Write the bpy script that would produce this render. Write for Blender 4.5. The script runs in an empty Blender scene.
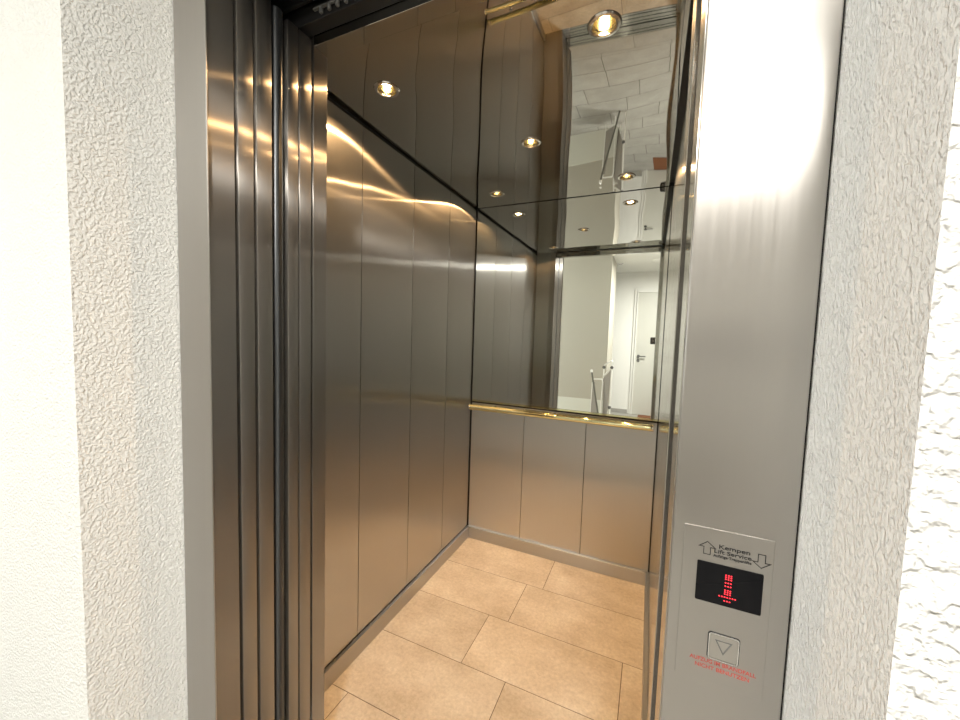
import bpy, bmesh, math, random
from mathutils import Vector, Matrix
from mathutils.geometry import delaunay_2d_cdt
random.seed(4)
S = bpy.context.scene
C = S.collection
PI = math.pi

# ------------------------------------------------------------------ dimensions (metres)
XL, XR = -1.054, 0.061          # inside of the lift car
YF, YB = 0.83, 2.23
H = 2.15
DL, DR = -0.87, 0.037           # clear door opening
HL = 2.19                       # opening height on the landing side
HD = 2.11                       # opening height
YP = 0.503                      # face of the landing frame
YW = 0.33                       # face of the landing wall
PX0, PX1 = -0.972, 0.157         # niche sides
HZ = 2.55                       # landing ceiling
YH = -2.94                      # far wall of the landing

# ------------------------------------------------------------------ node helpers
def new_mat(name):
    m = bpy.data.materials.new(name); m.use_nodes = True
    nt = m.node_tree
    return m, nt, nt.nodes['Principled BSDF']
def N(nt, t, **kw):
    n = nt.nodes.new(t)
    for k, v in kw.items(): setattr(n, k, v)
    return n
def L(nt, a, b): nt.links.new(a, b)

def plain(name, col, rough=.5, metal=0., spec=.5, coat=0.):
    m, nt, b = new_mat(name)
    b.inputs['Base Color'].default_value = (*col, 1); b.inputs['Roughness'].default_value = rough
    b.inputs['Metallic'].default_value = metal; b.inputs['Specular IOR Level'].default_value = spec
    b.inputs['Coat Weight'].default_value = coat
    # faint procedural variation
    tc = N(nt, 'ShaderNodeTexCoord'); nz = N(nt, 'ShaderNodeTexNoise'); nz.inputs['Scale'].default_value = 9
    L(nt, tc.outputs['Object'], nz.inputs['Vector'])
    mr = N(nt, 'ShaderNodeMapRange'); mr.inputs['To Min'].default_value = max(0, rough - .03); mr.inputs['To Max'].default_value = min(1, rough + .03)
    L(nt, nz.outputs['Fac'], mr.inputs['Value']); L(nt, mr.outputs['Result'], b.inputs['Roughness'])
    return m

def brushed(name, col, rough, aniso, grain=.03, wave=.0, scale=1.0, horizontal=False, streak=0., share=.7):
    """brushed stainless steel; the grain runs vertically (or horizontally)"""
    m, nt, b = new_mat(name)
    b.inputs['Metallic'].default_value = 1
    geo = N(nt, 'ShaderNodeNewGeometry')
    cr = N(nt, 'ShaderNodeVectorMath', operation='CROSS_PRODUCT')
    cr.inputs[1].default_value = (0.02, 0.013, 1)
    L(nt, geo.outputs['True Normal'], cr.inputs[0])
    src = cr.outputs['Vector']
    if horizontal:
        c2 = N(nt, 'ShaderNodeVectorMath', operation='CROSS_PRODUCT')
        L(nt, geo.outputs['True Normal'], c2.inputs[0]); L(nt, src, c2.inputs[1]); src = c2.outputs['Vector']
    L(nt, src, b.inputs['Tangent'])
    b.inputs['Anisotropic'].default_value = aniso
    mp = N(nt, 'ShaderNodeMapping')
    mp.inputs['Scale'].default_value = (1.2, 1.2, 260) if horizontal else (260 * scale, 260 * scale, 1.2)
    L(nt, geo.outputs['Position'], mp.inputs['Vector'])
    nz = N(nt, 'ShaderNodeTexNoise'); nz.inputs['Scale'].default_value = 1; nz.inputs['Detail'].default_value = 5
    L(nt, mp.outputs['Vector'], nz.inputs['Vector'])
    big = N(nt, 'ShaderNodeTexNoise'); big.inputs['Scale'].default_value = 2.3; big.inputs['Detail'].default_value = 2
    L(nt, geo.outputs['Position'], big.inputs['Vector'])
    r = N(nt, 'ShaderNodeMapRange'); r.inputs['From Min'].default_value = .25; r.inputs['From Max'].default_value = .75
    r.inputs['To Min'].default_value = rough - .04; r.inputs['To Max'].default_value = rough + .04
    L(nt, nz.outputs['Fac'], r.inputs['Value']); L(nt, r.outputs['Result'], b.inputs['Roughness'])
    mx = N(nt, 'ShaderNodeMix', data_type='RGBA')
    mx.inputs['A'].default_value = (*[c * (1 - grain) for c in col], 1); mx.inputs['B'].default_value = (*[min(1, c * (1 + grain)) for c in col], 1)
    L(nt, nz.outputs['Fac'], mx.inputs['Factor']); L(nt, mx.outputs['Result'], b.inputs['Base Color'])
    if wave:
        bp = N(nt, 'ShaderNodeBump'); bp.inputs['Distance'].default_value = wave
        L(nt, big.outputs['Fac'], bp.inputs['Height']); L(nt, bp.outputs['Normal'], b.inputs['Normal'])
    if streak:
        g = N(nt, 'ShaderNodeBsdfAnisotropic'); g.inputs['Roughness'].default_value = streak; g.inputs['Anisotropy'].default_value = -.82
        L(nt, src, g.inputs['Tangent']); L(nt, mx.outputs['Result'], g.inputs['Color'])
        if wave: L(nt, bp.outputs['Normal'], g.inputs['Normal'])
        ms = N(nt, 'ShaderNodeMixShader'); ms.inputs['Fac'].default_value = share
        L(nt, b.outputs['BSDF'], ms.inputs[1]); L(nt, g.outputs['BSDF'], ms.inputs[2])
        L(nt, ms.outputs['Shader'], nt.nodes['Material Output'].inputs['Surface'])
    return m

def plaster(name, col, scale, dist, rough=.9, stretch=(1, 1, 1)):
    m, nt, b = new_mat(name)
    b.inputs['Roughness'].default_value = rough; b.inputs['Specular IOR Level'].default_value = .25
    geo = N(nt, 'ShaderNodeNewGeometry')
    mp = N(nt, 'ShaderNodeMapping'); mp.inputs['Scale'].default_value = stretch
    L(nt, geo.outputs['Position'], mp.inputs['Vector'])
    n1 = N(nt, 'ShaderNodeTexNoise'); n1.inputs['Scale'].default_value = scale; n1.inputs['Detail'].default_value = 2; n1.inputs['Distortion'].default_value = .15
    n2 = N(nt, 'ShaderNodeTexVoronoi', feature='SMOOTH_F1'); n2.inputs['Scale'].default_value = scale * .9
    n3 = N(nt, 'ShaderNodeTexNoise'); n3.inputs['Scale'].default_value = scale * .12
    for n in (n1, n2, n3): L(nt, mp.outputs['Vector'], n.inputs['Vector'])
    cr = N(nt, 'ShaderNodeValToRGB'); cr.color_ramp.elements[0].position = .36; cr.color_ramp.elements[1].position = .66
    cr.color_ramp.interpolation = 'EASE'
    L(nt, n1.outputs['Fac'], cr.inputs['Fac'])
    a = N(nt, 'ShaderNodeMath', operation='MULTIPLY_ADD'); a.inputs[1].default_value = -.5
    L(nt, n2.outputs['Distance'], a.inputs[0]); L(nt, cr.outputs['Color'], a.inputs[2])
    bp = N(nt, 'ShaderNodeBump'); bp.inputs['Distance'].default_value = dist
    L(nt, a.outputs['Value'], bp.inputs['Height']); L(nt, bp.outputs['Normal'], b.inputs['Normal'])
    mx = N(nt, 'ShaderNodeMix', data_type='RGBA')
    mx.inputs['A'].default_value = (*[c * .97 for c in col], 1); mx.inputs['B'].default_value = (*col, 1)
    L(nt, n3.outputs['Fac'], mx.inputs['Factor']); L(nt, mx.outputs['Result'], b.inputs['Base Color'])
    return m

def tile_mat(name, c1, c2, c3, rough):
    m, nt, b = new_mat(name)
    geo = N(nt, 'ShaderNodeNewGeometry')
    off = N(nt, 'ShaderNodeVectorMath', operation='MULTIPLY_ADD')
    cmb = N(nt, 'ShaderNodeCombineXYZ')
    L(nt, geo.outputs['Random Per Island'], cmb.inputs[0]); L(nt, geo.outputs['Random Per Island'], cmb.inputs[1])
    off.inputs[1].default_value = (37, 19, 0)
    L(nt, cmb.outputs['Vector'], off.inputs[0]); L(nt, geo.outputs['Position'], off.inputs[2])
    st = N(nt, 'ShaderNodeMapping'); st.inputs['Scale'].default_value = (1, 1.3, 1); L(nt, off.outputs['Vector'], st.inputs['Vector'])
    n1 = N(nt, 'ShaderNodeTexNoise'); n1.inputs['Scale'].default_value = 4.5; n1.inputs['Detail'].default_value = 8; n1.inputs['Roughness'].default_value = .62
    n2 = N(nt, 'ShaderNodeTexNoise'); n2.inputs['Scale'].default_value = 70; n2.inputs['Detail'].default_value = 5; n2.inputs['Roughness'].default_value = .7
    L(nt, st.outputs['Vector'], n1.inputs['Vector']); L(nt, off.outputs['Vector'], n2.inputs['Vector'])
    r1 = N(nt, 'ShaderNodeValToRGB'); e = r1.color_ramp.elements
    e[0].position = .33; e[0].color = (*c1, 1); e[1].position = .68; e[1].color = (*c3, 1)
    k = e.new(.5); k.color = (*c2, 1)
    L(nt, n1.outputs['Fac'], r1.inputs['Fac'])
    mr = N(nt, 'ShaderNodeMapRange'); mr.inputs['From Min'].default_value = .3; mr.inputs['From Max'].default_value = .7; mr.inputs['To Min'].default_value = .80; mr.inputs['To Max'].default_value = 1.1
    L(nt, n2.outputs['Fac'], mr.inputs['Value'])
    ri = N(nt, 'ShaderNodeMapRange'); ri.inputs['To Min'].default_value = .93; ri.inputs['To Max'].default_value = 1.05
    L(nt, geo.outputs['Random Per Island'], ri.inputs['Value'])
    mu = N(nt, 'ShaderNodeMath', operation='MULTIPLY'); L(nt, mr.outputs['Result'], mu.inputs[0]); L(nt, ri.outputs['Result'], mu.inputs[1])
    vm = N(nt, 'ShaderNodeVectorMath', operation='SCALE'); L(nt, r1.outputs['Color'], vm.inputs[0]); L(nt, mu.outputs['Value'], vm.inputs['Scale'])
    L(nt, vm.outputs['Vector'], b.inputs['Base Color'])
    b.inputs['Roughness'].default_value = rough; b.inputs['Specular IOR Level'].default_value = .35
    bp = N(nt, 'ShaderNodeBump'); bp.inputs['Distance'].default_value = .0006
    L(nt, n2.outputs['Fac'], bp.inputs['Height']); L(nt, bp.outputs['Normal'], b.inputs['Normal'])
    return m

def glow(name, col, strength):
    m, nt, b = new_mat(name)
    b.inputs['Base Color'].default_value = (.02, .02, .02, 1)
    b.inputs['Emission Color'].default_value = (*col, 1); b.inputs['Emission Strength'].default_value = strength
    return m

M = {}
M['steel'] = brushed('brushed_steel_wall', (.57, .55, .52), .42, .7, .04, .003, streak=.22, share=.72)
M['steel_back'] = brushed('brushed_steel_back', (.66, .64, .61), .42, .7, .03, .003, streak=.26, share=.5)
M['steel_right'] = brushed('brushed_steel_smooth', (.52, .505, .48), .16, .5, .02, .0)
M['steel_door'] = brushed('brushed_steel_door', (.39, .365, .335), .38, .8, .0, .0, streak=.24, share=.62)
M['steel_frame'] = brushed('brushed_steel_frame', (.47, .45, .425), .37, .85, .02, .0)
M['steel_plate'] = brushed('brushed_steel_plate', (.49, .47, .44), .34, .6, .02, .0)
M['steel_skirt'] = brushed('brushed_steel_skirting', (.50, .49, .475), .34, .8, .06, .0, horizontal=True)
M['polished'] = plain('polished_steel', (.50, .485, .46), .02, 1)
M['polished'].node_tree.nodes['Map Range'].inputs['To Min'].default_value = .0
M['polished'].node_tree.nodes['Map Range'].inputs['To Max'].default_value = .035
M['mirror'] = plain('silvered_glass', (.87, .89, .85), .0, 1)
M['mirror'].node_tree.nodes['Map Range'].inputs['To Max'].default_value = .0
M['rail'] = plain('polished_rail_metal', (.76, .73, .44), .06, 1)
M['chrome'] = plain('chrome', (.7, .69, .67), .12, 1)
M['dichroic'] = plain('lamp_reflector', (.85, .72, .42), .22, 1)
M['black'] = plain('black_shadow_gap', (.008, .008, .008), .6)
M['dark'] = plain('dark_greased_steel', (.02, .02, .02), .45, .3)
M['seal'] = plain('dark_grey_anodised', (.10, .105, .11), .32, .85)
M['rubber'] = plain('rubber', (.015, .015, .015), .7)
M['plaster'] = plaster('rough_white_plaster', (.86, .86, .84), 190, .0017)
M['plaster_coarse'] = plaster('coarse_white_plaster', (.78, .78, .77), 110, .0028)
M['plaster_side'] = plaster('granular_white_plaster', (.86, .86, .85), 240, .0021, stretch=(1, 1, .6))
M['white'] = plain('white_paint', (.90, .90, .87), .7)
M['taupe'] = plain('taupe_paint', (.16, .145, .13), .85)
M['offwhite'] = plain('offwhite_paint', (.47, .45, .385), .85)
M['ceiling_paint'] = plain('ceiling_paint', (.80, .80, .76), .85)
M['doorwhite'] = plain('white_lacquer', (.62, .62, .57), .4)
M['pale_band'] = plain('pale_gloss_band', (.70, .71, .64), .25)  # paler gloss tone for the band at the foot of the grey wall
M['tile'] = tile_mat('beige_stone_tile', (.47, .40, .31), (.56, .49, .40), (.65, .59, .50), .45)
M['halltile'] = tile_mat('grey_stone_tile', (.36, .35, .325), (.40, .39, .365), (.45, .44, .41), .4)
M['grout'] = plain('grout', (.10, .07, .045), .9)
M['grout_grey'] = plain('grey_grout', (.09, .085, .078), .9)
M['glass_black'] = plain('black_display_glass', (.004, .004, .005), .15, 0, .15)
M['led'] = glow('red_led', (1, .02, .04), 2.5)
M['ink'] = plain('black_ink', (.015, .015, .015), .6)
M['redink'] = plain('red_ink', (.52, .09, .07), .6)
M['bulb'] = glow('halogen_bulb', (1, .78, .42), 50)
M['lampwhite'] = glow('lamp_diffuser', (1, .97, .9), 14)
M['pane_glow'] = glow('added_window_glow', (.9, .96, 1), 4)  # glow for the pane of the added window
M['lampdim'] = glow('dim_lamp_diffuser', (1, .97, .9), 5)
M['fabric'] = plain('grey_fabric', (.28, .26, .23), .95)
M['tubewhite'] = plain('white_tube', (.8, .8, .77), .35)
M['joint'] = plain('grey_plastic', (.12, .12, .115), .5)
M['pole'] = plain('dark_pole', (.13, .13, .11), .5)
M['mat'] = plain('terracotta_coir', (.20, .08, .035), 1)
M['phone'] = plain('phone_back', (.03, .03, .032), .25)
M['lens'] = plain('lens_glass', (.01, .01, .015), .03, 0, .8)

# ------------------------------------------------------------------ mesh helpers
def box(bm, a, b, bev=0., seg=2):
    n = bmesh.new()
    bmesh.ops.create_cube(n, size=1)
    ctr = [(a[i] + b[i]) / 2 for i in range(3)]; sz = [abs(b[i] - a[i]) for i in range(3)]
    for v in n.verts: v.co = Vector([ctr[i] + v.co[i] * sz[i] for i in range(3)])
    if bev: bmesh.ops.bevel(n, geom=n.edges[:], offset=bev, segments=seg, profile=.5, affect='EDGES')
    t = bpy.data.meshes.new('t'); n.to_mesh(t); n.free(); bm.from_mesh(t); bpy.data.meshes.remove(t)
def tube(bm, pts, r, n=16, cap=True, closed=False):
    pts = [Vector(p) for p in pts]; rings = []
    up = None
    for i, p in enumerate(pts):
        if i == 0: d = pts[1] - p
        elif i == len(pts) - 1: d = p - pts[-2]
        else: d = (pts[i + 1] - p).normalized() + (p - pts[i - 1]).normalized()
        d.normalize()
        if up is None: up = Vector((0, 0, 1)) if abs(d.z) < .9 else Vector((1, 0, 0))
        s = d.cross(up).normalized(); u = s.cross(d).normalized(); up = u
        rr = r[i] if isinstance(r, (list, tuple)) else r
        rings.append([bm.verts.new(p + (s * math.cos(2 * PI * k / n) + u * math.sin(2 * PI * k / n)) * rr) for k in range(n)])
    for a, b in zip(rings, rings[1:]):
        for k in range(n): bm.faces.new((a[k], a[(k + 1) % n], b[(k + 1) % n], b[k]))
    if cap: bm.faces.new(rings[0][::-1]); bm.faces.new(rings[-1])
def lathe(bm, prof, ctr, n=48, axis='Z'):
    """prof: list of (r, h) ; ctr: centre"""
    rings = []
    for r, h in prof:
        ring = []
        for k in range(n):
            a = 2 * PI * k / n
            if axis == 'Z': q = Vector((r * math.cos(a), r * math.sin(a), h))
            elif axis == 'Y': q = Vector((r * math.cos(a), h, r * math.sin(a)))
            else: q = Vector((h, r * math.cos(a), r * math.sin(a)))
            ring.append(bm.verts.new(Vector(ctr) + q))
        rings.append(ring)
    for a, b in zip(rings, rings[1:]):
        for k in range(n): bm.faces.new((a[k], a[(k + 1) % n], b[(k + 1) % n], b[k]))
    return rings
def prism(bm, pts, y0, y1):
    """closed outline of (x, z) pushed from y0 to y1"""
    a = [bm.verts.new((x, y0, z)) for x, z in pts]; b = [bm.verts.new((x, y1, z)) for x, z in pts]
    n = len(pts)
    bm.faces.new(a); bm.faces.new(b[::-1])
    for i in range(n): bm.faces.new((a[i], b[i], b[(i + 1) % n], a[(i + 1) % n]))
def frame_prism(bm, outer, inner, y0, y1):
    """ring between two outlines with the same number of points"""
    n = len(outer); V = {}
    for nm, pl in (('o', outer), ('i', inner)):
        for y in (y0, y1): V[nm, y] = [bm.verts.new((x, y, z)) for x, z in pl]
    for i in range(n):
        j = (i + 1) % n
        bm.faces.new((V['o', y0][i], V['o', y0][j], V['i', y0][j], V['i', y0][i]))
        bm.faces.new((V['o', y1][i], V['i', y1][i], V['i', y1][j], V['o', y1][j]))
        bm.faces.new((V['o', y0][i], V['o', y1][i], V['o', y1][j], V['o', y0][j]))
        bm.faces.new((V['i', y0][i], V['i', y0][j], V['i', y1][j], V['i', y1][i]))
def rrect(x0, z0, x1, z1, r, n=5):
    out = []
    for cx, cz, a0 in ((x1 - r, z1 - r, 0), (x0 + r, z1 - r, 90), (x0 + r, z0 + r, 180), (x1 - r, z0 + r, 270)):
        for k in range(n + 1):
            a = math.radians(a0 + 90 * k / n); out.append((cx + r * math.cos(a), cz + r * math.sin(a)))
    return out
def offset(pts, d):
    """outline pushed outwards by d (mitred, counter-clockwise outline)"""
    n = len(pts); out = []
    for i in range(n):
        p0, p, p1 = Vector(pts[i - 1]), Vector(pts[i]), Vector(pts[(i + 1) % n])
        e0 = (p - p0).normalized(); e1 = (p1 - p).normalized()
        n0 = Vector((e0.y, -e0.x)); n1 = Vector((e1.y, -e1.x)); m = (n0 + n1)
        m = m / max(.25, m.length_squared) * 2
        out.append(tuple(p + m * d))
    return out

def wloc(o):
    v = Vector(o.location)
    while o.parent: o = o.parent; v += Vector(o.location)
    return v
def obj(name, bm, mat, parent=None, org=None, smooth=False, label=None, recalc=True):
    """mesh given in world coordinates; org = the object's origin in the world"""
    if recalc: bmesh.ops.recalc_face_normals(bm, faces=bm.faces[:])
    if org is None: org = wloc(parent) if parent else Vector((0, 0, 0))
    org = Vector(org)
    for v in bm.verts: v.co -= org
    me = bpy.data.meshes.new(name); bm.to_mesh(me); bm.free()
    mats = mat if isinstance(mat, (list, tuple)) else [mat]
    for m in mats: me.materials.append(M[m])
    if smooth:
        for p in me.polygons: p.use_smooth = True
        try: me.set_sharp_from_angle(angle=math.radians(35))
        except Exception: pass
    o = bpy.data.objects.new(name, me); C.objects.link(o)
    if parent: o.parent = parent; o.location = org - wloc(parent)
    else: o.location = org
    if label: o['label'] = label
    return o
def tag(o, label, cat, group=None):
    o['label'] = label; o['category'] = cat
    if group: o['group'] = group
    return o
def empty(name, loc, label, cat, group=None):
    o = bpy.data.objects.new(name, None); C.objects.link(o); o.location = loc; o.empty_display_size = .05
    return tag(o, label, cat, group)
def struct(o, label=None):
    o['kind'] = 'structure'
    if label: o['label'] = label
    return o
def bx(name, a, b, mat, parent=None, bev=0., org=None, label=None):
    bm = bmesh.new(); box(bm, a, b, bev)
    return obj(name, bm, mat, parent, org if org is not None else (None if parent else ((a[0] + b[0]) / 2, (a[1] + b[1]) / 2, min(a[2], b[2]))), label=label)

# ------------------------------------------------------------------ lift car floor (tiles laid in offset rows)
def tiles(bm_, x0, x1, y0, y1, row0, joints, z, L_=.607, g=.0026, h=.004):
    k = math.floor((y0 - row0) / .3) - 1
    while row0 + k * .3 < y1:
        ya, yb = max(y0, row0 + k * .3 + g / 2), min(y1, row0 + (k + 1) * .3 - g / 2)
        if yb - ya > .004:
            j = joints[k] if k in joints else (k * .1931 + .11)
            xs = j + math.floor((x0 - j) / L_) * L_
            while xs < x1:
                xa, xb = max(x0, xs + g / 2), min(x1, xs + L_ - g / 2)
                if xb - xa > .004: box(bm_, (xa, ya, z - h), (xb, yb, z), .0007, 1)
                xs += L_
        k += 1
bm = bmesh.new()
tiles(bm, XL, XR, YF + .002, YB, 1.03, {3: -.455, 2: -.543, 1: -.640, 0: -.444, -1: -.960}, 0)
fl = struct(obj('floor', bm, 'tile', org=(-.5, 1.5, -.004)), 'beige stone tile floor of the lift car')
bx('grout', (XL, YF, -.03), (XR, YB, -.0012), 'grout', fl)
bm = bmesh.new()
tiles(bm, -3.0, 2.2, YH, YW + .0, .08, {0: .0, -1: -.6, -2: -.28, -3: -.43, -4: -.05}, 0, g=.006)
hf = struct(obj('floor_hallway', bm, 'halltile', org=(-.4, -1.3, -.004)), 'grey stone tile floor of the hallway in front of the lift')
bx('grout', (-3.0, YH, -.03), (2.2, YW, -.0015), 'grout_grey', hf)
bm = bmesh.new()
tiles(bm, PX0, PX1, YW + .003, YP + .06, .38, {0: -.3, -1: -.6}, 0, g=.003)
ob = struct(obj('floor_niche', bm, 'halltile', org=(-.4, .45, -.004)), 'strip of grey floor tiles in the doorway niche')
bx('grout', (PX0, YW, -.03), (PX1, YP + .06, -.0015), 'grout_grey', ob)
# sills with running grooves
for nm, a, b, lb in (('door_sill', .567, .69, 'grooved metal sill under the outer lift door leaves'), ('door_sill', .705, .828, 'grooved metal sill under the inner lift door leaves')):
    bm = bmesh.new()
    zs = [(a, -.03), (a, 0)]
    for k in range(2 if a < .6 else 3):
        c = a + .02 + k * .038
        zs += [(c, 0), (c, -.012), (c + .007, -.012), (c + .007, 0)]
    zs += [(b, 0), (b, -.03)]
    A = [bm.verts.new((PX0 if a < .6 else XL, y, z)) for y, z in zs]; B = [bm.verts.new((PX1 if a < .6 else XR, y, z)) for y, z in zs]
    for i in range(len(zs)):
        j = (i + 1) % len(zs); bm.faces.new((A[i], A[j], B[j], B[i]))
    bm.faces.new(A); bm.faces.new(B[::-1])
    tag(obj(nm, bm, 'chrome', org=(-.4, a, -.03)), lb, 'door sill')

# ------------------------------------------------------------------ lift car walls
GAP = .0135
TP = H - GAP
SK = .072                       # bottom of wall panels = behind the skirting
def backing(name, a, b, lb):
    return struct(bx(name, a, b, 'black'), lb)
# left wall: four upright panels
wl = backing('wall_left', (XL - .06, YF, 0), (XL - .014, YB + .05, H + .02), 'left wall of the lift car in brushed steel panels')
ys = [.832, 1.185, 1.537, 1.885, YB - .002]
for i in range(4):
    bm = bmesh.new()
    y0, y1 = ys[i] + (.0018 if i else 0), ys[i + 1] - (.0018 if i < 3 else .004)
    # gently dished face (oil canning) towards the room
    nx, nz = 8, 40; zb = .0795; F = {}
    for a in range(nx + 1):
        for b in range(nz + 1):
            u, w = a / nx, b / nz
            y = y0 + (y1 - y0) * u; z = zb + (TP - zb) * w
            d = .0011 * math.sin(PI * u) * math.sin(2 * PI * z / 1.5 + i * .7) 
            e = .0016 * ((2 * u - 1) ** 8)
            F[a, b] = bm.verts.new((XL + d - e, y, z))
    for a in range(nx):
        for b in range(nz): bm.faces.new((F[a, b], F[a + 1, b], F[a + 1, b + 1], F[a, b + 1]))
    edge = [F[a, 0] for a in range(nx + 1)] + [F[nx, b] for b in range(1, nz + 1)] + [F[a, nz] for a in range(nx - 1, -1, -1)] + [F[0, b] for b in range(nz - 1, 0, -1)]
    bk = [bm.verts.new((XL - .014, v.co.y, v.co.z)) for v in edge]
    n = len(edge)
    for k in range(n): bm.faces.new((edge[k], bk[k], bk[(k + 1) % n], edge[(k + 1) % n]))
    bm.faces.new(bk)
    obj('steel_panel', bm, 'steel', wl, smooth=True)
# right wall
wr = backing('wall_right', (XR + .014, YF, 0), (XR + .06, YB + .05, H + .02), 'right wall of the lift car in smooth steel panels')
for i in range(4):
    bx('steel_panel', (XR, ys[i] + .001, SK), (XR + .014, ys[i + 1] - (.001 if i < 3 else .003), TP), 'steel_right', wr, .001)
# back wall
wb = backing('wall_back', (XL - .06, YB + .014, 0), (XR + .06, YB + .06, H + .02), 'back wall of the lift car')
xs = [XL + .005, -.688, -.314, XR - .003]
for i in range(3):
    bx('steel_panel', (xs[i] + .0016, YB, SK), (xs[i + 1] - .0016, YB + .014, .905), 'steel_back', wb, .001)
mr = empty('wall_mirror', (-.5, YB + .014, .928), 'large mirror filling the back wall of the lift above the handrail', 'mirror')
bx('mirror_glass', (XL + .006, YB + .001, .928), (XR - .003, YB + .007, H - .003), 'mirror', mr)
bx('backing_board', (XL + .006, YB + .007, .928), (XR - .003, YB + .014, H - .003), 'black', mr)
bx('bottom_trim', (XL + .006, YB - .002, .917), (XR - .003, YB + .014, .9275), 'rail', mr, .001)
# front returns + header inside of the car (seen in the mirror)
wf = struct(bx('wall_front', (XL, YF - .012, 0), (DL - .02, YF, H + .02), 'steel'), 'steel front panel of the car beside the opening')
bx('header_panel', (DL - .02, YF - .012, HD + .012), (XR, YF, H + .02), 'seal', wf)
# skirting
def skirt(name, pts, lb):
    bm = bmesh.new()
    for a, b in pts: box(bm, a, b, .0012, 1)
    return struct(obj(name, bm, 'steel_skirt', org=pts[0][0]), lb)
skirt('baseboard_left', [((XL + .0, YF + .001, 0), (XL + .017, YB, .075))], 'brushed steel skirting along the left lift wall')
skirt('baseboard_back', [((XL + .017, YB - .017, 0), (XR - .017, YB, .075))], 'brushed steel skirting along the back lift wall')
skirt('baseboard_right', [((XR - .017, YF + .001, 0), (XR, YB, .075))], 'brushed steel skirting along the right lift wall')

# ------------------------------------------------------------------ polished ceiling with five round cut-outs
LAMPS = [(-.842, 1.056), (-.154, 1.056), (-.498, 1.553), (-.842, 2.038), (-.154, 2.038)]
RH = .031
def cz(x, y):
    """slightly buckled sheet"""
    u = (x - XL) / (XR - XL); v = (y - YF) / (YB - YF)
    
    d = .0007 * math.sin(2 * PI * v * 1.35 + .4) * math.sin(PI * min(1, max(0, u)) * 1.0 + .25)
    d += .0004 * math.sin(9.0 * x + 7.0 * y + 1.0) + .0002 * math.cos(13 * x - 5 * y)
    fade = min(1, min(y - YF, YB - y) / .10) if YF < y < YB else 0
    return H + d * max(0, fade) + (.0105 - .0042 * u) * math.exp(-max(0, y - YF) / .2) + .010 * (x + .3) * math.exp(-((y - .95) / .2) ** 2) * min(1, max(0, (x - XL) / .3))
def czn(x, y):
    e = .003
    return Vector((-(cz(x + e, y) - cz(x - e, y)) / (2 * e), -(cz(x, y + e) - cz(x, y - e)) / (2 * e), 1)).normalized()
vs, es, fs = [], [], []
x0, x1, y0, y1 = XL - .012, XR - .020, YF - .004, YB + .002
vs += [Vector(p) for p in ((x0, y0), (x1, y0), (x1, y1), (x0, y1))]; es += [(0, 1), (1, 2), (2, 3), (3, 0)]
for lx, ly in LAMPS:
    s = len(vs)
    for k in range(32): vs.append(Vector((lx + RH * math.cos(2 * PI * k / 32), ly + RH * math.sin(2 * PI * k / 32))))
    es += [(s + k, s + (k + 1) % 32) for k in range(32)]
nx, ny = 56, 70
for i in range(1, nx):
    for j in range(1, ny):
        p = Vector((x0 + (x1 - x0) * i / nx, y0 + (y1 - y0) * j / ny))
        if all((p - Vector(l)).length > RH + .007 for l in LAMPS): vs.append(p)
r = delaunay_2d_cdt(vs, es, [], 0, 1e-5)
bm = bmesh.new(); bv = [bm.verts.new((v.x, v.y, cz(v.x, v.y))) for v in r[0]]
for f in r[2]:
    c = sum((Vector(r[0][k]) for k in f), Vector((0, 0))) / len(f)
    if any((c - Vector(l)).length < RH * .985 for l in LAMPS): continue
    try: bm.faces.new([bv[k] for k in f][::-1])
    except ValueError: pass
bm.normal_update()
if sum(f.normal.z for f in bm.faces) > 0:
    for f in bm.faces: f.normal_flip()
ce = obj('ceiling', bm, 'polished', org=(-.5, 1.53, H), recalc=False)
for p in ce.data.polygons: p.use_smooth = True
ce.data.normals_split_custom_set_from_vertices([tuple(-czn(v.co.x - .5, v.co.y + 1.53)) for v in ce.data.vertices])
struct(ce, 'polished steel ceiling of the lift car')
bx('roof_shell', (XL - .06, YF - .03, H + .07), (XR + .06, YB + .06, H + .10), 'black', ce)
bx('ceiling_joint', (XR - .024, YF, H + .016), (XR + .02, YB, H + .02), 'black', ce)
bx('ceiling_joint', (XL - .014, YF, H + .003), (XL - .0121, YB, H + .02), 'black', ce)

# downlights
def downlight(loc, lb):
    x, y = loc; H = cz(x, y)
    t = empty('ceiling_downlight', (x, y, H), lb, 'downlight', 'round downlights in the lift ceiling')
    bm = bmesh.new()
    lathe(bm, [(RH - .002, H + .004), (RH - .001, H - .003), (RH + .003, H - .005), (.040, H - .0035), (.0425, H - .0005), (.0425, H + .003)], (x, y, 0))
    obj('trim_ring', bm, 'chrome', t, smooth=True)
    bm = bmesh.new()
    lathe(bm, [(RH - .0015, H + .003), (.0275, H + .006), (.0265, H + .006), (.0255, H + .013), (.022, H + .024), (.016, H + .033), (.008, H + .039), (.001, H + .040)], (x, y, 0))
    obj('reflector', bm, 'dichroic', t, smooth=True)
    bm = bmesh.new()
    lathe(bm, [(.0003, H + .012), (.006, H + .013), (.009, H + .018), (.008, H + .026), (.004, H + .036), (.001, H + .038)], (x, y, 0), 20)
    obj('bulb', bm, 'bulb', t, smooth=True)
    return t
names = {0: 'round halogen downlight over the door end of the left wall', 1: 'largest round halogen downlight, over the door end on the right',
         2: 'round halogen downlight in the middle of the lift ceiling', 3: 'round halogen downlight in the back left corner of the ceiling',
         4: 'round halogen downlight in the back right of the ceiling'}
for i, l in enumerate(LAMPS):
    downlight(l, names[i])
    d = bpy.data.lights.new('halogen_light', 'AREA'); d.shape = 'DISK'; d.size = .030; d.energy = 4.3
    d.color = (1, .60, .27); d.spread = math.radians(148)
    o = bpy.data.objects.new('halogen_light', d); C.objects.link(o); o.location = (l[0], l[1], cz(*l) + .0035)

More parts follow.
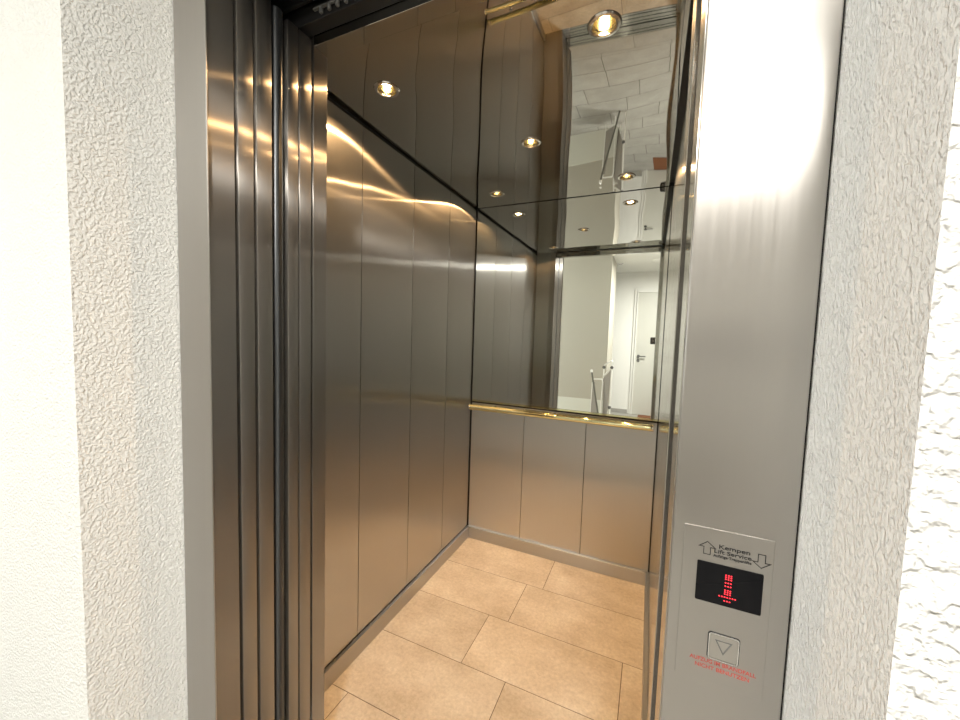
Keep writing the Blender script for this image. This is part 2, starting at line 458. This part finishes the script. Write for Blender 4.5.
# ------------------------------------------------------------------ handrail
hr = empty('handrail', (-.5, YB, .885), 'polished tubular handrail along the back wall under the mirror', 'handrail')
RZ, RY = .888, YB - .052
bm = bmesh.new(); tube(bm, [(XL + .012, RY, RZ), (-.5, RY, RZ), (XR - .022, RY, RZ)], .0175, 32)
obj('rail', bm, 'rail', hr, smooth=True)
for x in (XL + .016, XR - .026):
    bm = bmesh.new(); lathe(bm, [(.0005, -.004), (.0188, -.004), (.0193, -.003), (.0193, .003), (.0188, .004), (.0005, .004)], (x, RY, RZ), 32, 'X')
    obj('end_cap', bm, 'chrome', hr, smooth=True)
for x in (-.88, -.50, -.12):
    bm = bmesh.new()
    tube(bm, [(x, RY + .012, RZ), (x, YB - .004, RZ)], .0065, 14)
    lathe(bm, [(.0005, -.005), (.013, -.005), (.014, -.003), (.014, 0), (.0005, 0)], (x, YB, RZ), 24, 'Y')
    obj('bracket', bm, 'chrome', hr, smooth=True)

# ------------------------------------------------------------------ landing frame (portal)
pf = empty('lift_door_frame', (-.4, YP, 0), 'brushed steel frame set in the plaster niche around the lift door', 'door frame')
bm = bmesh.new()
box(bm, (PX0 + .001, YP + .004, 0), (DL, YP + .063, HL + .11), .0005)
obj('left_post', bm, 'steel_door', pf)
bx('front_trim', (PX0 + .001, YP, 0), (DL + .008, YP + .004, HL + .11), 'steel_frame', pf, .0018)
bm = bmesh.new()
box(bm, (DR, YP, 0), (PX1 - .002, YP + .080, HL + .11), .0015)
obj('right_post', bm, 'steel_frame', pf)
bx('jamb_lining', (DR - .0012, YP + .005, 0), (DR, YP + .079, HL), 'steel_right', pf, .0003)
bx('header', (DL, YP, HL), (DR, YP + .063, HL + .11), 'steel_frame', pf, .0015)
bx('frame_joint', (PX1 - .002, YP + .004, 0), (PX1, YP + .08, HL + .11), 'black', pf)

# ------------------------------------------------------------------ sliding door leaves, stacked open on the left
def leaf(name, y0, y1, x_end, lb, cat, ztop=HL + .01, x0=DL - .32, cover=None):
    t = empty(name, ((x0 + x_end) / 2, (y0 + y1) / 2, .006), lb, cat)
    bm = bmesh.new()
    n = bmesh.new(); bmesh.ops.create_cube(n, size=1)
    for v in n.verts: v.co = Vector((x0 if v.co.x < 0 else x_end, y0 if v.co.y < 0 else y1, .006 if v.co.z < 0 else ztop))
    vert = [e for e in n.edges if abs(e.verts[0].co.z - e.verts[1].co.z) > 1 and e.verts[0].co.x > x0 + .01]
    bmesh.ops.bevel(n, geom=vert, offset=.002, segments=2, profile=.5, affect='EDGES')
    me = bpy.data.meshes.new('t'); n.to_mesh(me); n.free(); bm.from_mesh(me)
    obj('leaf', bm, 'steel_door', t, smooth=True)
    for xx in (x0 + .05, x_end - .05):
        bx('guide_shoe', (xx - .02, (y0 + y1) / 2 - .003, -.009), (xx + .02, (y0 + y1) / 2 + .003, .0065), 'rubber', t)
    return t
G = 'stacked open lift door leaves'
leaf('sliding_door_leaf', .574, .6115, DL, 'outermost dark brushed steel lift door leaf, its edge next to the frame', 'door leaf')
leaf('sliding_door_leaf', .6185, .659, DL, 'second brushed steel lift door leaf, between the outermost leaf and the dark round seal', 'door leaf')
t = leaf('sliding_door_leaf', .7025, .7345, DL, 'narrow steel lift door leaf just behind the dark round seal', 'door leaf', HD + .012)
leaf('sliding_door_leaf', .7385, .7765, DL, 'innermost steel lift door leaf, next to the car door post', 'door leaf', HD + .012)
bm = bmesh.new(); 
prof = [(DL - .05, .6665)] + [(DL - .015 + .015 * math.cos(math.radians(a)), .6815 + .015 * math.sin(math.radians(a))) for a in range(-90, 91, 15)] + [(DL - .05, .6965)]
A = [bm.verts.new((x, y, .006)) for x, y in prof]; B = [bm.verts.new((x, y, HD + .02)) for x, y in prof]
for i in range(len(prof)):
    j = (i + 1) % len(prof); bm.faces.new((A[i], A[j], B[j], B[i]))
bm.faces.new(A); bm.faces.new(B[::-1])
tag(obj('door_coupler_seal', bm, 'seal', org=(DL - .03, .6815, .006), smooth=True), 'dark grey rounded upright seal profile between the door leaves', 'seal')

# car door posts and header (a picture frame around the car entrance)
cf = empty('car_door_frame', (-.4, .8, 0), 'steel frame around the lift car entrance, inside the door leaves', 'door frame')
bx('left_post', (DL - .05, .783, 0), (DL, YF + .0005, HD + .04), 'steel_door', cf, .0012)
bx('right_post', (DR, .735, 0), (XR + .03, YF + .0005, HD + .02), 'steel_right', cf, .0012)
bx('header', (DL, .783, HD), (DR, YF + .0005, HD + .04), 'polished', cf, .0012)

# door gear above the opening
dg = empty('door_operator', (-.3, .72, HD + .02), 'black door drive with a toothed belt above the lift opening', 'door drive')
bx('drive_beam', (-1.15, .745, HD + .025), (.30, .782, HD + .38), 'dark', dg, .002)
bx('cover_plate', (-.5, .655, HD + .20), (.30, .745, HD + .21), 'dark', dg, .001)
bm = bmesh.new(); box(bm, (-.82, .735, HD + .042), (.2, .742, HD + .046))
x = -.80
while x < .19:
    box(bm, (x, .734, HD + .028), (x + .009, .743, HD + .0435), .003, 2); x += .027
obj('toothed_belt', bm, 'joint', dg)
for k in range(3):
    bx('hanger_plate', (-1.0 + k * .36, .725, HD + .06), (-.72 + k * .36, .735, HD + .16), 'dark', dg, .002)
bx('gear_rail', (-.55, .60, HL + .03), (.30, .64, HL + .065), 'dark', dg, .003)

# shaft: black void around the car so the joints stay dark
sh = struct(bx('wall_shaft', (-1.35, .58, -.3), (-1.30, .83, HD + .45), 'black'), 'dark shaft wall behind the stacked door leaves')
bx('shaft_side', (.30, .58, -.3), (.35, .83, HD + .45), 'black', sh)
bx('shaft_top', (-1.35, .56, HD + .40), (.35, .85, HD + .45), 'black', sh)
bx('shaft_front', (-1.35, YP + .08, HL + .11), (.35, YP + .09, HD + .45), 'black', sh)
bx('shaft_front', (-1.35, .568, -.3), (DL - .02, .571, HD + .45), 'black', sh)
bx('shaft_front', (PX1, .585, -.3), (.35, .59, HD + .45), 'black', sh)
bx('shaft_inner', (-1.35, .80, -.3), (XL - .002, .829, HD + .45), 'black', sh)
bx('shaft_inner', (XR + .032, .80, -.3), (.35, .829, HD + .45), 'black', sh)
bx('shaft_inner', (XL - .002, .79, HD + .05), (XR + .04, .815, HD + .45), 'black', sh)
# strike post on the closing side
bx('strike_post', (DR + .001, .60, 0), (.12, .62, HD + .01), 'chrome', pf, .001)
bx('post_infill', (DR + .010, .62, 0), (.12, .70, HD + .01), 'dark', pf)

# ------------------------------------------------------------------ call station on the right post
cp = empty('call_panel', (.092, YP, .955), 'brushed steel lift call panel with red display, set in the right post of the frame', 'call panel')
y = YP
bm = bmesh.new(); prism(bm, rrect(.049, .948, .137, 1.1345, .001), y - .0012, y + .001)
bmesh.ops.recalc_face_normals(bm, faces=bm.faces[:])
bmesh.ops.bevel(bm, geom=[e for e in bm.edges if all(v.co.y < y - .001 for v in e.verts)], offset=.0004, segments=1, affect='EDGES')
obj('face_plate', bm, 'steel_frame', cp)
yf = y - .0012
bm = bmesh.new(); prism(bm, rrect(.0645, 1.0465, .1290, 1.0945, .0015), yf - .0006, yf + .0004)
dp = obj('display', bm, 'glass_black', cp, label='black display glass with a red dot numeral')
bm = bmesh.new()
dots = []
for z, n in ((1.0838, 3), (1.0815, 3), (1.0790, 3), (1.0748, 3), (1.0708, 3), (1.0660, 3), (1.0637, 3), (1.0612, 3), (1.0576, 7), (1.0545, 5), (1.0530, 3)):
    if n == 5: continue
    for k in range(n): dots.append((.0965 + (k - (n - 1) / 2) * .0026, z))
for x, z in dots:
    c = [bm.verts.new((x + .0008 * math.cos(a * PI / 4), yf - .0008, z + .0008 * math.sin(a * PI / 4))) for a in range(8)]
    bm.faces.new(c)
    c2 = [bm.verts.new((v.co.x, yf - .0006, v.co.z)) for v in c]
    for k in range(8): bm.faces.new((c[k], c[(k + 1) % 8], c2[(k + 1) % 8], c2[k]))
obj('red_dots', bm, 'led', dp, label='red lit dots of the display')
# button
bm = bmesh.new(); frame_prism(bm, rrect(.0805, .9785, .1125, 1.0125, .0035), rrect(.0815, .9795, .1115, 1.0115, .003), yf - .0002, yf + .0003)
obj('button_groove', bm, 'ink', cp)
bt_o = rrect(.0815, .9795, .1115, 1.0115, .003)
bm = bmesh.new(); frame_prism(bm, bt_o, rrect(.0824, .9804, .1106, 1.0106, .0024), yf - .0014, yf + .0003)
cb = obj('call_button', bm, 'chrome', cp, label='square steel call button with a down triangle')
bm = bmesh.new(); prism(bm, rrect(.0830, .9810, .1100, 1.0100, .002), yf - .0010, yf + .0003)
obj('button_cap', bm, 'steel_plate', cb)
tri = [(.0965, .9875), (.1052, 1.0045), (.0878, 1.0045)]
bm = bmesh.new(); frame_prism(bm, tri, offset(tri, -.0013), yf - .0013, yf - .0008)
obj('down_triangle', bm, 'joint', cb)
# arrows
def arrow(cx, z0, z1, up, w=.0062, hw=.0135, hh=.0085, sk=0):
    s = 1 if up else -1
    zt, zb = (z1, z0) if up else (z0, z1)
    p = [(cx - w / 2, zb), (cx + w / 2, zb), (cx + w / 2, zt - s * hh), (cx + hw / 2, zt - s * hh), (cx, zt), (cx - hw / 2, zt - s * hh), (cx - w / 2, zt - s * hh)]
    return p if up else p[::-1]
for cx, z0, z1, up in ((.0735, 1.1030, 1.1190, True), (.1260, 1.1005, 1.1170, False)):
    p = arrow(cx, z0, z1, up, .0075, .0185, .0075)
    bm = bmesh.new(); frame_prism(bm, p, offset(p, -.0008), yf - .0003, yf + .0001)
    obj('arrow_mark', bm, 'ink', cp)
def text(body, x, z, size, mat, parent, name, width=None, bold=.0, shear=0.):
    cu = bpy.data.curves.new('txt', 'FONT'); cu.body = body; cu.size = size; cu.extrude = .00008; cu.offset = bold; cu.align_x = 'CENTER'; cu.shear = shear
    o = bpy.data.objects.new('txt', cu); C.objects.link(o)
    bpy.context.view_layer.update()
    me = bpy.data.meshes.new_from_object(o.evaluated_get(bpy.context.evaluated_depsgraph_get()))
    bpy.data.objects.remove(o)
    xs_ = [v.co.x for v in me.vertices]; w = max(xs_) - min(xs_); s = width / w if width else 1
    bm = bmesh.new(); bm.from_mesh(me)
    for v in bm.verts: v.co = Vector((x + v.co.x * s, yf - .0003 - v.co.z, z + v.co.y))
    return obj(name, bm, mat, parent)
text('Kempen', .1000, 1.1132, .0068, 'ink', cp, 'lettering', .030, .0001)
text('Lift Service', .0985, 1.1072, .0064, 'ink', cp, 'lettering', .036, .0001)
text('Aufzüge·Treppenlifte', .0985, 1.1025, .0045, 'ink', cp, 'lettering', .037, .0001)
text('AUFZUG IM BRANDFALL', .0965, .9725, .0066, 'redink', cp, 'warning_lettering', .066, .0001)
text('NICHT BENUTZEN', .0965, .9650, .0066, 'redink', cp, 'warning_lettering', .054, .0001)

# ------------------------------------------------------------------ landing walls
struct(bx('wall_entrance_left', (-3.0, YW, 0), (PX0, YP + .064, HZ), 'plaster'), 'rough white plaster wall left of the lift')
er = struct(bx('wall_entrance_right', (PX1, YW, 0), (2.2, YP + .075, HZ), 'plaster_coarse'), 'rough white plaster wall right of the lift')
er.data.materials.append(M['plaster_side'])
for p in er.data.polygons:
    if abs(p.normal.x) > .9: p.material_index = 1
struct(bx('wall_entrance_top', (PX0, YW, HL + .11), (PX1, YP + .06, HZ), 'plaster'), 'plaster wall above the lift door')
struct(bx('ceiling_hallway', (-3.0, YH, HZ), (2.2, YW + .2, HZ + .05), 'ceiling_paint'), 'white ceiling of the hallway')
struct(bx('wall_hallway_far', (-3.0, YH - .1, 0), (2.2, YH, HZ), 'white'), 'white hallway wall opposite the lift, with the door')
struct(bx('wall_hallway_grey', (-3.0, -2.0, 0), (-.56, -1.25, HZ), 'offwhite'), 'pale grey hallway wall projecting on the left')
struct(bx('trim_1', (-3.0, -1.25, 0), (-.56, -1.238, .46), 'pale_band', bev=.003), 'low glossy pale band along the foot of the grey hallway wall')  # paler glossy strip along the foot of the grey wall
bm = bmesh.new()
for a, b in (((-3.1, YH, 0), (-3.0, -1.05, HZ)), ((-3.1, .15, 0), (-3.0, YW, HZ)), ((-3.1, -1.05, 0), (-3.0, .15, .85)), ((-3.1, -1.05, 2.25), (-3.0, .15, HZ))): box(bm, a, b)
struct(obj('wall_hallway_left', bm, 'white', org=(-3.05, -1.3, 0)), 'left end wall of the hallway around the added window')
bm = bmesh.new()
for a, b in (((-3.09, -1.05, .85), (-3.03, -1.0, 2.25)), ((-3.09, .10, .85), (-3.03, .15, 2.25)), ((-3.09, -1.0, .85), (-3.03, .10, .90)), ((-3.09, -1.0, 2.20), (-3.03, .10, 2.25)), ((-3.08, -.47, .9), (-3.04, -.43, 2.2))): box(bm, a, b, .004)
w1 = struct(obj('added_window_1', bm, 'white', org=(-3.06, -.45, .85)), 'unseen white framed window added to light the hallway from the left')  # unseen window, added as a light source from the left
bx('pane', (-3.075, -1.0, .9), (-3.07, .10, 2.2), 'pane_glow', w1)
struct(bx('wall_hallway_right', (2.2, YH, 0), (2.3, YW, HZ), 'white'), 'right end wall of the hallway')
struct(bx('taupe_reflection_block', (.75, YH, 0), (2.2, -1.9, HZ), 'taupe'), 'unseen taupe block added right of the hallway to darken the steel post reflection')  # added out of view, darkens what the right steel post reflects
skb = bmesh.new(); box(skb, (-3.0, YH, 0), (-.33, YH + .012, .07)); box(skb, (.72, YH, 0), (.75, YH + .012, .07))
struct(obj('baseboard_hallway', skb, 'halltile', org=(0, YH, 0)), 'low tile baseboard of the far hallway wall')

# hallway door
d1 = struct(bx('door_1', (-.245, YH + .012, .005), (.62, YH + .05, 2.19), 'doorwhite', bev=.002), 'white door opposite the lift')
bm = bmesh.new()
for a, b in (((-.305, YH, 0), (-.245, YH + .035, 2.255)), ((.62, YH, 0), (.68, YH + .035, 2.255)), ((-.245, YH, 2.195), (.62, YH + .035, 2.255))): box(bm, a, b, .004)
for a, b in (((-.262, YH, 0), (-.245, YH + .07, 2.21)), ((.62, YH, 0), (.637, YH + .07, 2.21)), ((-.262, YH, 2.193), (.637, YH + .07, 2.21))): box(bm, a, b, .003)
obj('door_frame', bm, 'white', d1)
bm = bmesh.new(); yy = YH + .05
lathe(bm, [(.0005, 0), (.026, 0), (.026, .008), (.0005, .008)], (-.19, yy, 1.06), 28, 'Y')
tube(bm, [(-.19, yy + .006, 1.06), (-.19, yy + .045, 1.06), (-.18, yy + .052, 1.06), (-.07, yy + .052, 1.06)], .0095, 14)
obj('door_handle', bm, 'joint', d1, smooth=True)
bm = bmesh.new(); lathe(bm, [(.0005, 0), (.026, 0), (.026, .008), (.0005, .008)], (-.19, yy, .98), 28, 'Y')
box(bm, (-.195, yy + .006, .965), (-.185, yy + .011, .985))
obj('lock_rosette', bm, 'joint', d1, smooth=True)

# doormat
bm = bmesh.new(); box(bm, (-.14, -2.86, 0), (.55, -2.45, .014), .004)
tag(obj('doormat', bm, 'mat', org=(.2, -2.65, 0)), 'terracotta brown doormat in front of the white hallway door', 'doormat')

# ceiling fittings of the hallway
t = empty('ceiling_spot', (-.51, -2.02, HZ), 'small round recessed spot in the hallway ceiling, seen in the mirror', 'ceiling light')
bm = bmesh.new(); lathe(bm, [(.028, -.001), (.03, -.006), (.045, -.004), (.048, 0)], (-.51, -2.02, HZ)); obj('trim_ring', bm, 'chrome', t, smooth=True)
bm = bmesh.new(); lathe(bm, [(.0005, -.002), (.028, -.002)], (-.51, -2.02, HZ)); obj('lamp_face', bm, 'joint', t)
def ceiling_lamp(x, y, r_, lb, mat='lampwhite'):
    t = empty('ceiling_lamp', (x, y, HZ), lb, 'ceiling light')
    bm = bmesh.new(); lathe(bm, [(.0005, 0), (r_, 0), (r_ + .01, -.005), (r_ + .012, -.03), (r_ + .004, -.034), (r_, -.03)], (x, y, HZ), 56); obj('lamp_base', bm, 'chrome', t, smooth=True)
    bm = bmesh.new(); lathe(bm, [(r_ + .001, -.03), (r_ * .96, -.045), (r_ * .8, -.058), (r_ * .45, -.068), (.0005, -.071)], (x, y, HZ), 56); obj('diffuser', bm, mat, t, smooth=True)
ceiling_lamp(.15, -.40, .17, 'round white flush hallway ceiling lamp, the nearer one to the lift', 'lampdim')
ceiling_lamp(.36, -1.40, .17, 'unseen round white flush ceiling lamp added for frontal light, the farther one from the lift')  # added out of view to light the front walls head-on
t = empty('smoke_detector', (.06, -1.85, HZ), 'flat round white fitting on the hallway ceiling, seen in the mirror', 'smoke detector')
bm = bmesh.new(); lathe(bm, [(.0005, -.022), (.08, -.022), (.105, -.012), (.11, 0)], (.06, -1.85, HZ), 48); obj('cover', bm, 'white', t, smooth=True)

# folded chair and pole standing in front of the grey wall (seen in the mirror)
fc = empty('folding_chair', (-.56, -.78, 0), 'folded chair with white tube frame and grey fabric, standing by the grey hallway wall', 'chair')
def tb(name, pts, r_, mat='tubewhite', n=10):
    bm = bmesh.new(); tube(bm, pts, r_, n); return obj(name, bm, mat, fc, smooth=True)
tb('front_frame', [(-.705, -.84, .01), (-.69, -.80, .72), (-.675, -.79, .78), (-.56, -.77, .79), (-.545, -.76, .75), (-.56, -.66, .01)], .009)
tb('rear_frame', [(-.50, -.90, .01), (-.545, -.80, .80), (-.545, -.795, .83), (-.44, -.70, .97), (-.43, -.69, .93), (-.42, -.60, .01)], .009)
tb('handle', [(-.545, -.81, .96), (-.535, -.80, .99), (-.44, -.72, 1.06), (-.425, -.715, 1.045), (-.435, -.71, .95)], .009)
tb('post', [(-.545, -.80, .80), (-.545, -.81, .96)], .008)
for q in ((-.432, -.69, .965), (-.545, -.80, .955), (-.432, -.63, .43)):
    bm = bmesh.new(); lathe(bm, [(.0005, -.014), (.019, -.014), (.022, -.008), (.022, .008), (.019, .014), (.0005, .014)], q, 20, 'Y'); obj('joint_knob', bm, 'joint', fc, smooth=True)
def fab(name, q, th=.006):
    bm = bmesh.new(); a = [bm.verts.new(Vector(p)) for p in q]; b = [bm.verts.new(Vector(p) + Vector((th * .3, th, 0))) for p in q]
    bm.faces.new(a); bm.faces.new(b[::-1])
    for i in range(4): bm.faces.new((a[i], a[(i + 1) % 4], b[(i + 1) % 4], b[i]))
    obj(name, bm, 'fabric', fc)
fab('seat_fabric', [(-.69, -.80, .74), (-.655, -.79, .74), (-.575, -.70, .12), (-.70, -.83, .12)])
fab('back_fabric', [(-.545, -.79, .80), (-.44, -.70, .94), (-.45, -.64, .40), (-.53, -.80, .12)])
fc.location = (-.59, -1.03, 0)
wp = empty('walking_pole', (-.50, -.55, 0), 'dark pole with a white tip leaning before the folded chair', 'pole')
bm = bmesh.new(); tube(bm, [(-.50, -.55, .004), (-.675, -.56, .90)], .012, 12); obj('shaft', bm, 'pole', wp, smooth=True)
bm = bmesh.new(); tube(bm, [(-.674, -.56, .895), (-.679, -.56, .925), (-.681, -.56, .932)], [.016, .016, .010], 14); obj('grip', bm, 'tubewhite', wp, smooth=True)

wp.location = (-.53, -.80, 0)
# the phone taking the picture, seen in the mirror
ph = empty('smartphone', (.065, -.02, 1.345), 'dark smartphone held up to the lift, visible in the mirror', 'phone')
bm = bmesh.new(); prism(bm, rrect(-.006, 1.309, .150, 1.383, .009), -.0165, -.0085); obj('body', bm, 'phone', ph, smooth=True)
bm = bmesh.new(); prism(bm, rrect(.012, 1.316, .034, 1.376, .008), -.0085, -.0065); obj('camera_bump', bm, 'joint', ph, smooth=True)
for z in (1.329, 1.365):
    bm = bmesh.new(); lathe(bm, [(.0003, .0012), (.0065, .0012), (.0075, .0006), (.0075, 0)], (.023, -.0066, z), 24, 'Y'); obj('camera_lens', bm, 'lens', ph, smooth=True)

# ------------------------------------------------------------------ light of the hallway
def area(name, loc, rot, size, energy, col, sizey=None, spread=180):
    d = bpy.data.lights.new(name, 'AREA'); d.size = size; d.energy = energy; d.color = col
    if sizey: d.shape = 'RECTANGLE'; d.size_y = sizey
    d.spread = math.radians(spread)
    o = bpy.data.objects.new(name, d); C.objects.link(o); o.location = loc; o.rotation_euler = [math.radians(a) for a in rot]
    return o
def pt(name, loc, e, r_, col):
    d = bpy.data.lights.new(name, 'POINT'); d.energy = e; d.shadow_soft_size = r_; d.color = col
    o = bpy.data.objects.new(name, d); C.objects.link(o); o.location = loc; return o
HALL = (1, .97, .91)
a_ = area('hallway_lamp_light', (.15, -.40, HZ - .075), (0, 0, 0), .34, 6, HALL); a_.data.shape = 'DISK'
a_ = area('hallway_lamp_light', (.36, -1.40, HZ - .075), (0, 0, 0), .34, 82, HALL); a_.data.shape = 'DISK'  # light of the added farther lamp

area('added_window_light', (-3.02, -.45, 1.55), (0, -90, 0), 1.3, 24, (1, .97, .92), 1.1)  # fill from the added window, brightens the right plaster reveal

w = bpy.data.worlds.new('world'); S.world = w; w.use_nodes = True
w.node_tree.nodes['Background'].inputs['Color'].default_value = (.01, .01, .01, 1)
w.node_tree.nodes['Background'].inputs['Strength'].default_value = 1

# ------------------------------------------------------------------ camera
R0 = Vector((0.91114615, 0.41088773, 0.03136817)); R1 = Vector((-0.05567929, 0.04733087, 0.99732623)); R2 = Vector((-0.40830442, 0.91045651, -0.06600327))
cd = bpy.data.cameras.new('camera'); cam = bpy.data.objects.new('camera', cd); C.objects.link(cam)
m = Matrix((R0, R1, -R2)).transposed().to_4x4(); m.translation = Vector((0, 0, 1.3506)); cam.matrix_world = m
cd.sensor_width = 36; cd.lens = 378.7 / 960 * 36; cd.clip_start = .004
S.camera = cam

S.view_settings.view_transform = 'Standard'; S.view_settings.look = 'None'; S.view_settings.gamma = 1; S.view_settings.use_curve_mapping = False
S.view_settings.exposure = 0
S.cycles.max_bounces = 14; S.cycles.glossy_bounces = 12; S.cycles.diffuse_bounces = 5; S.cycles.sample_clamp_indirect = 6
S.cycles.caustics_reflective = True; S.cycles.blur_glossy = 0
S.cycles.use_denoising = True
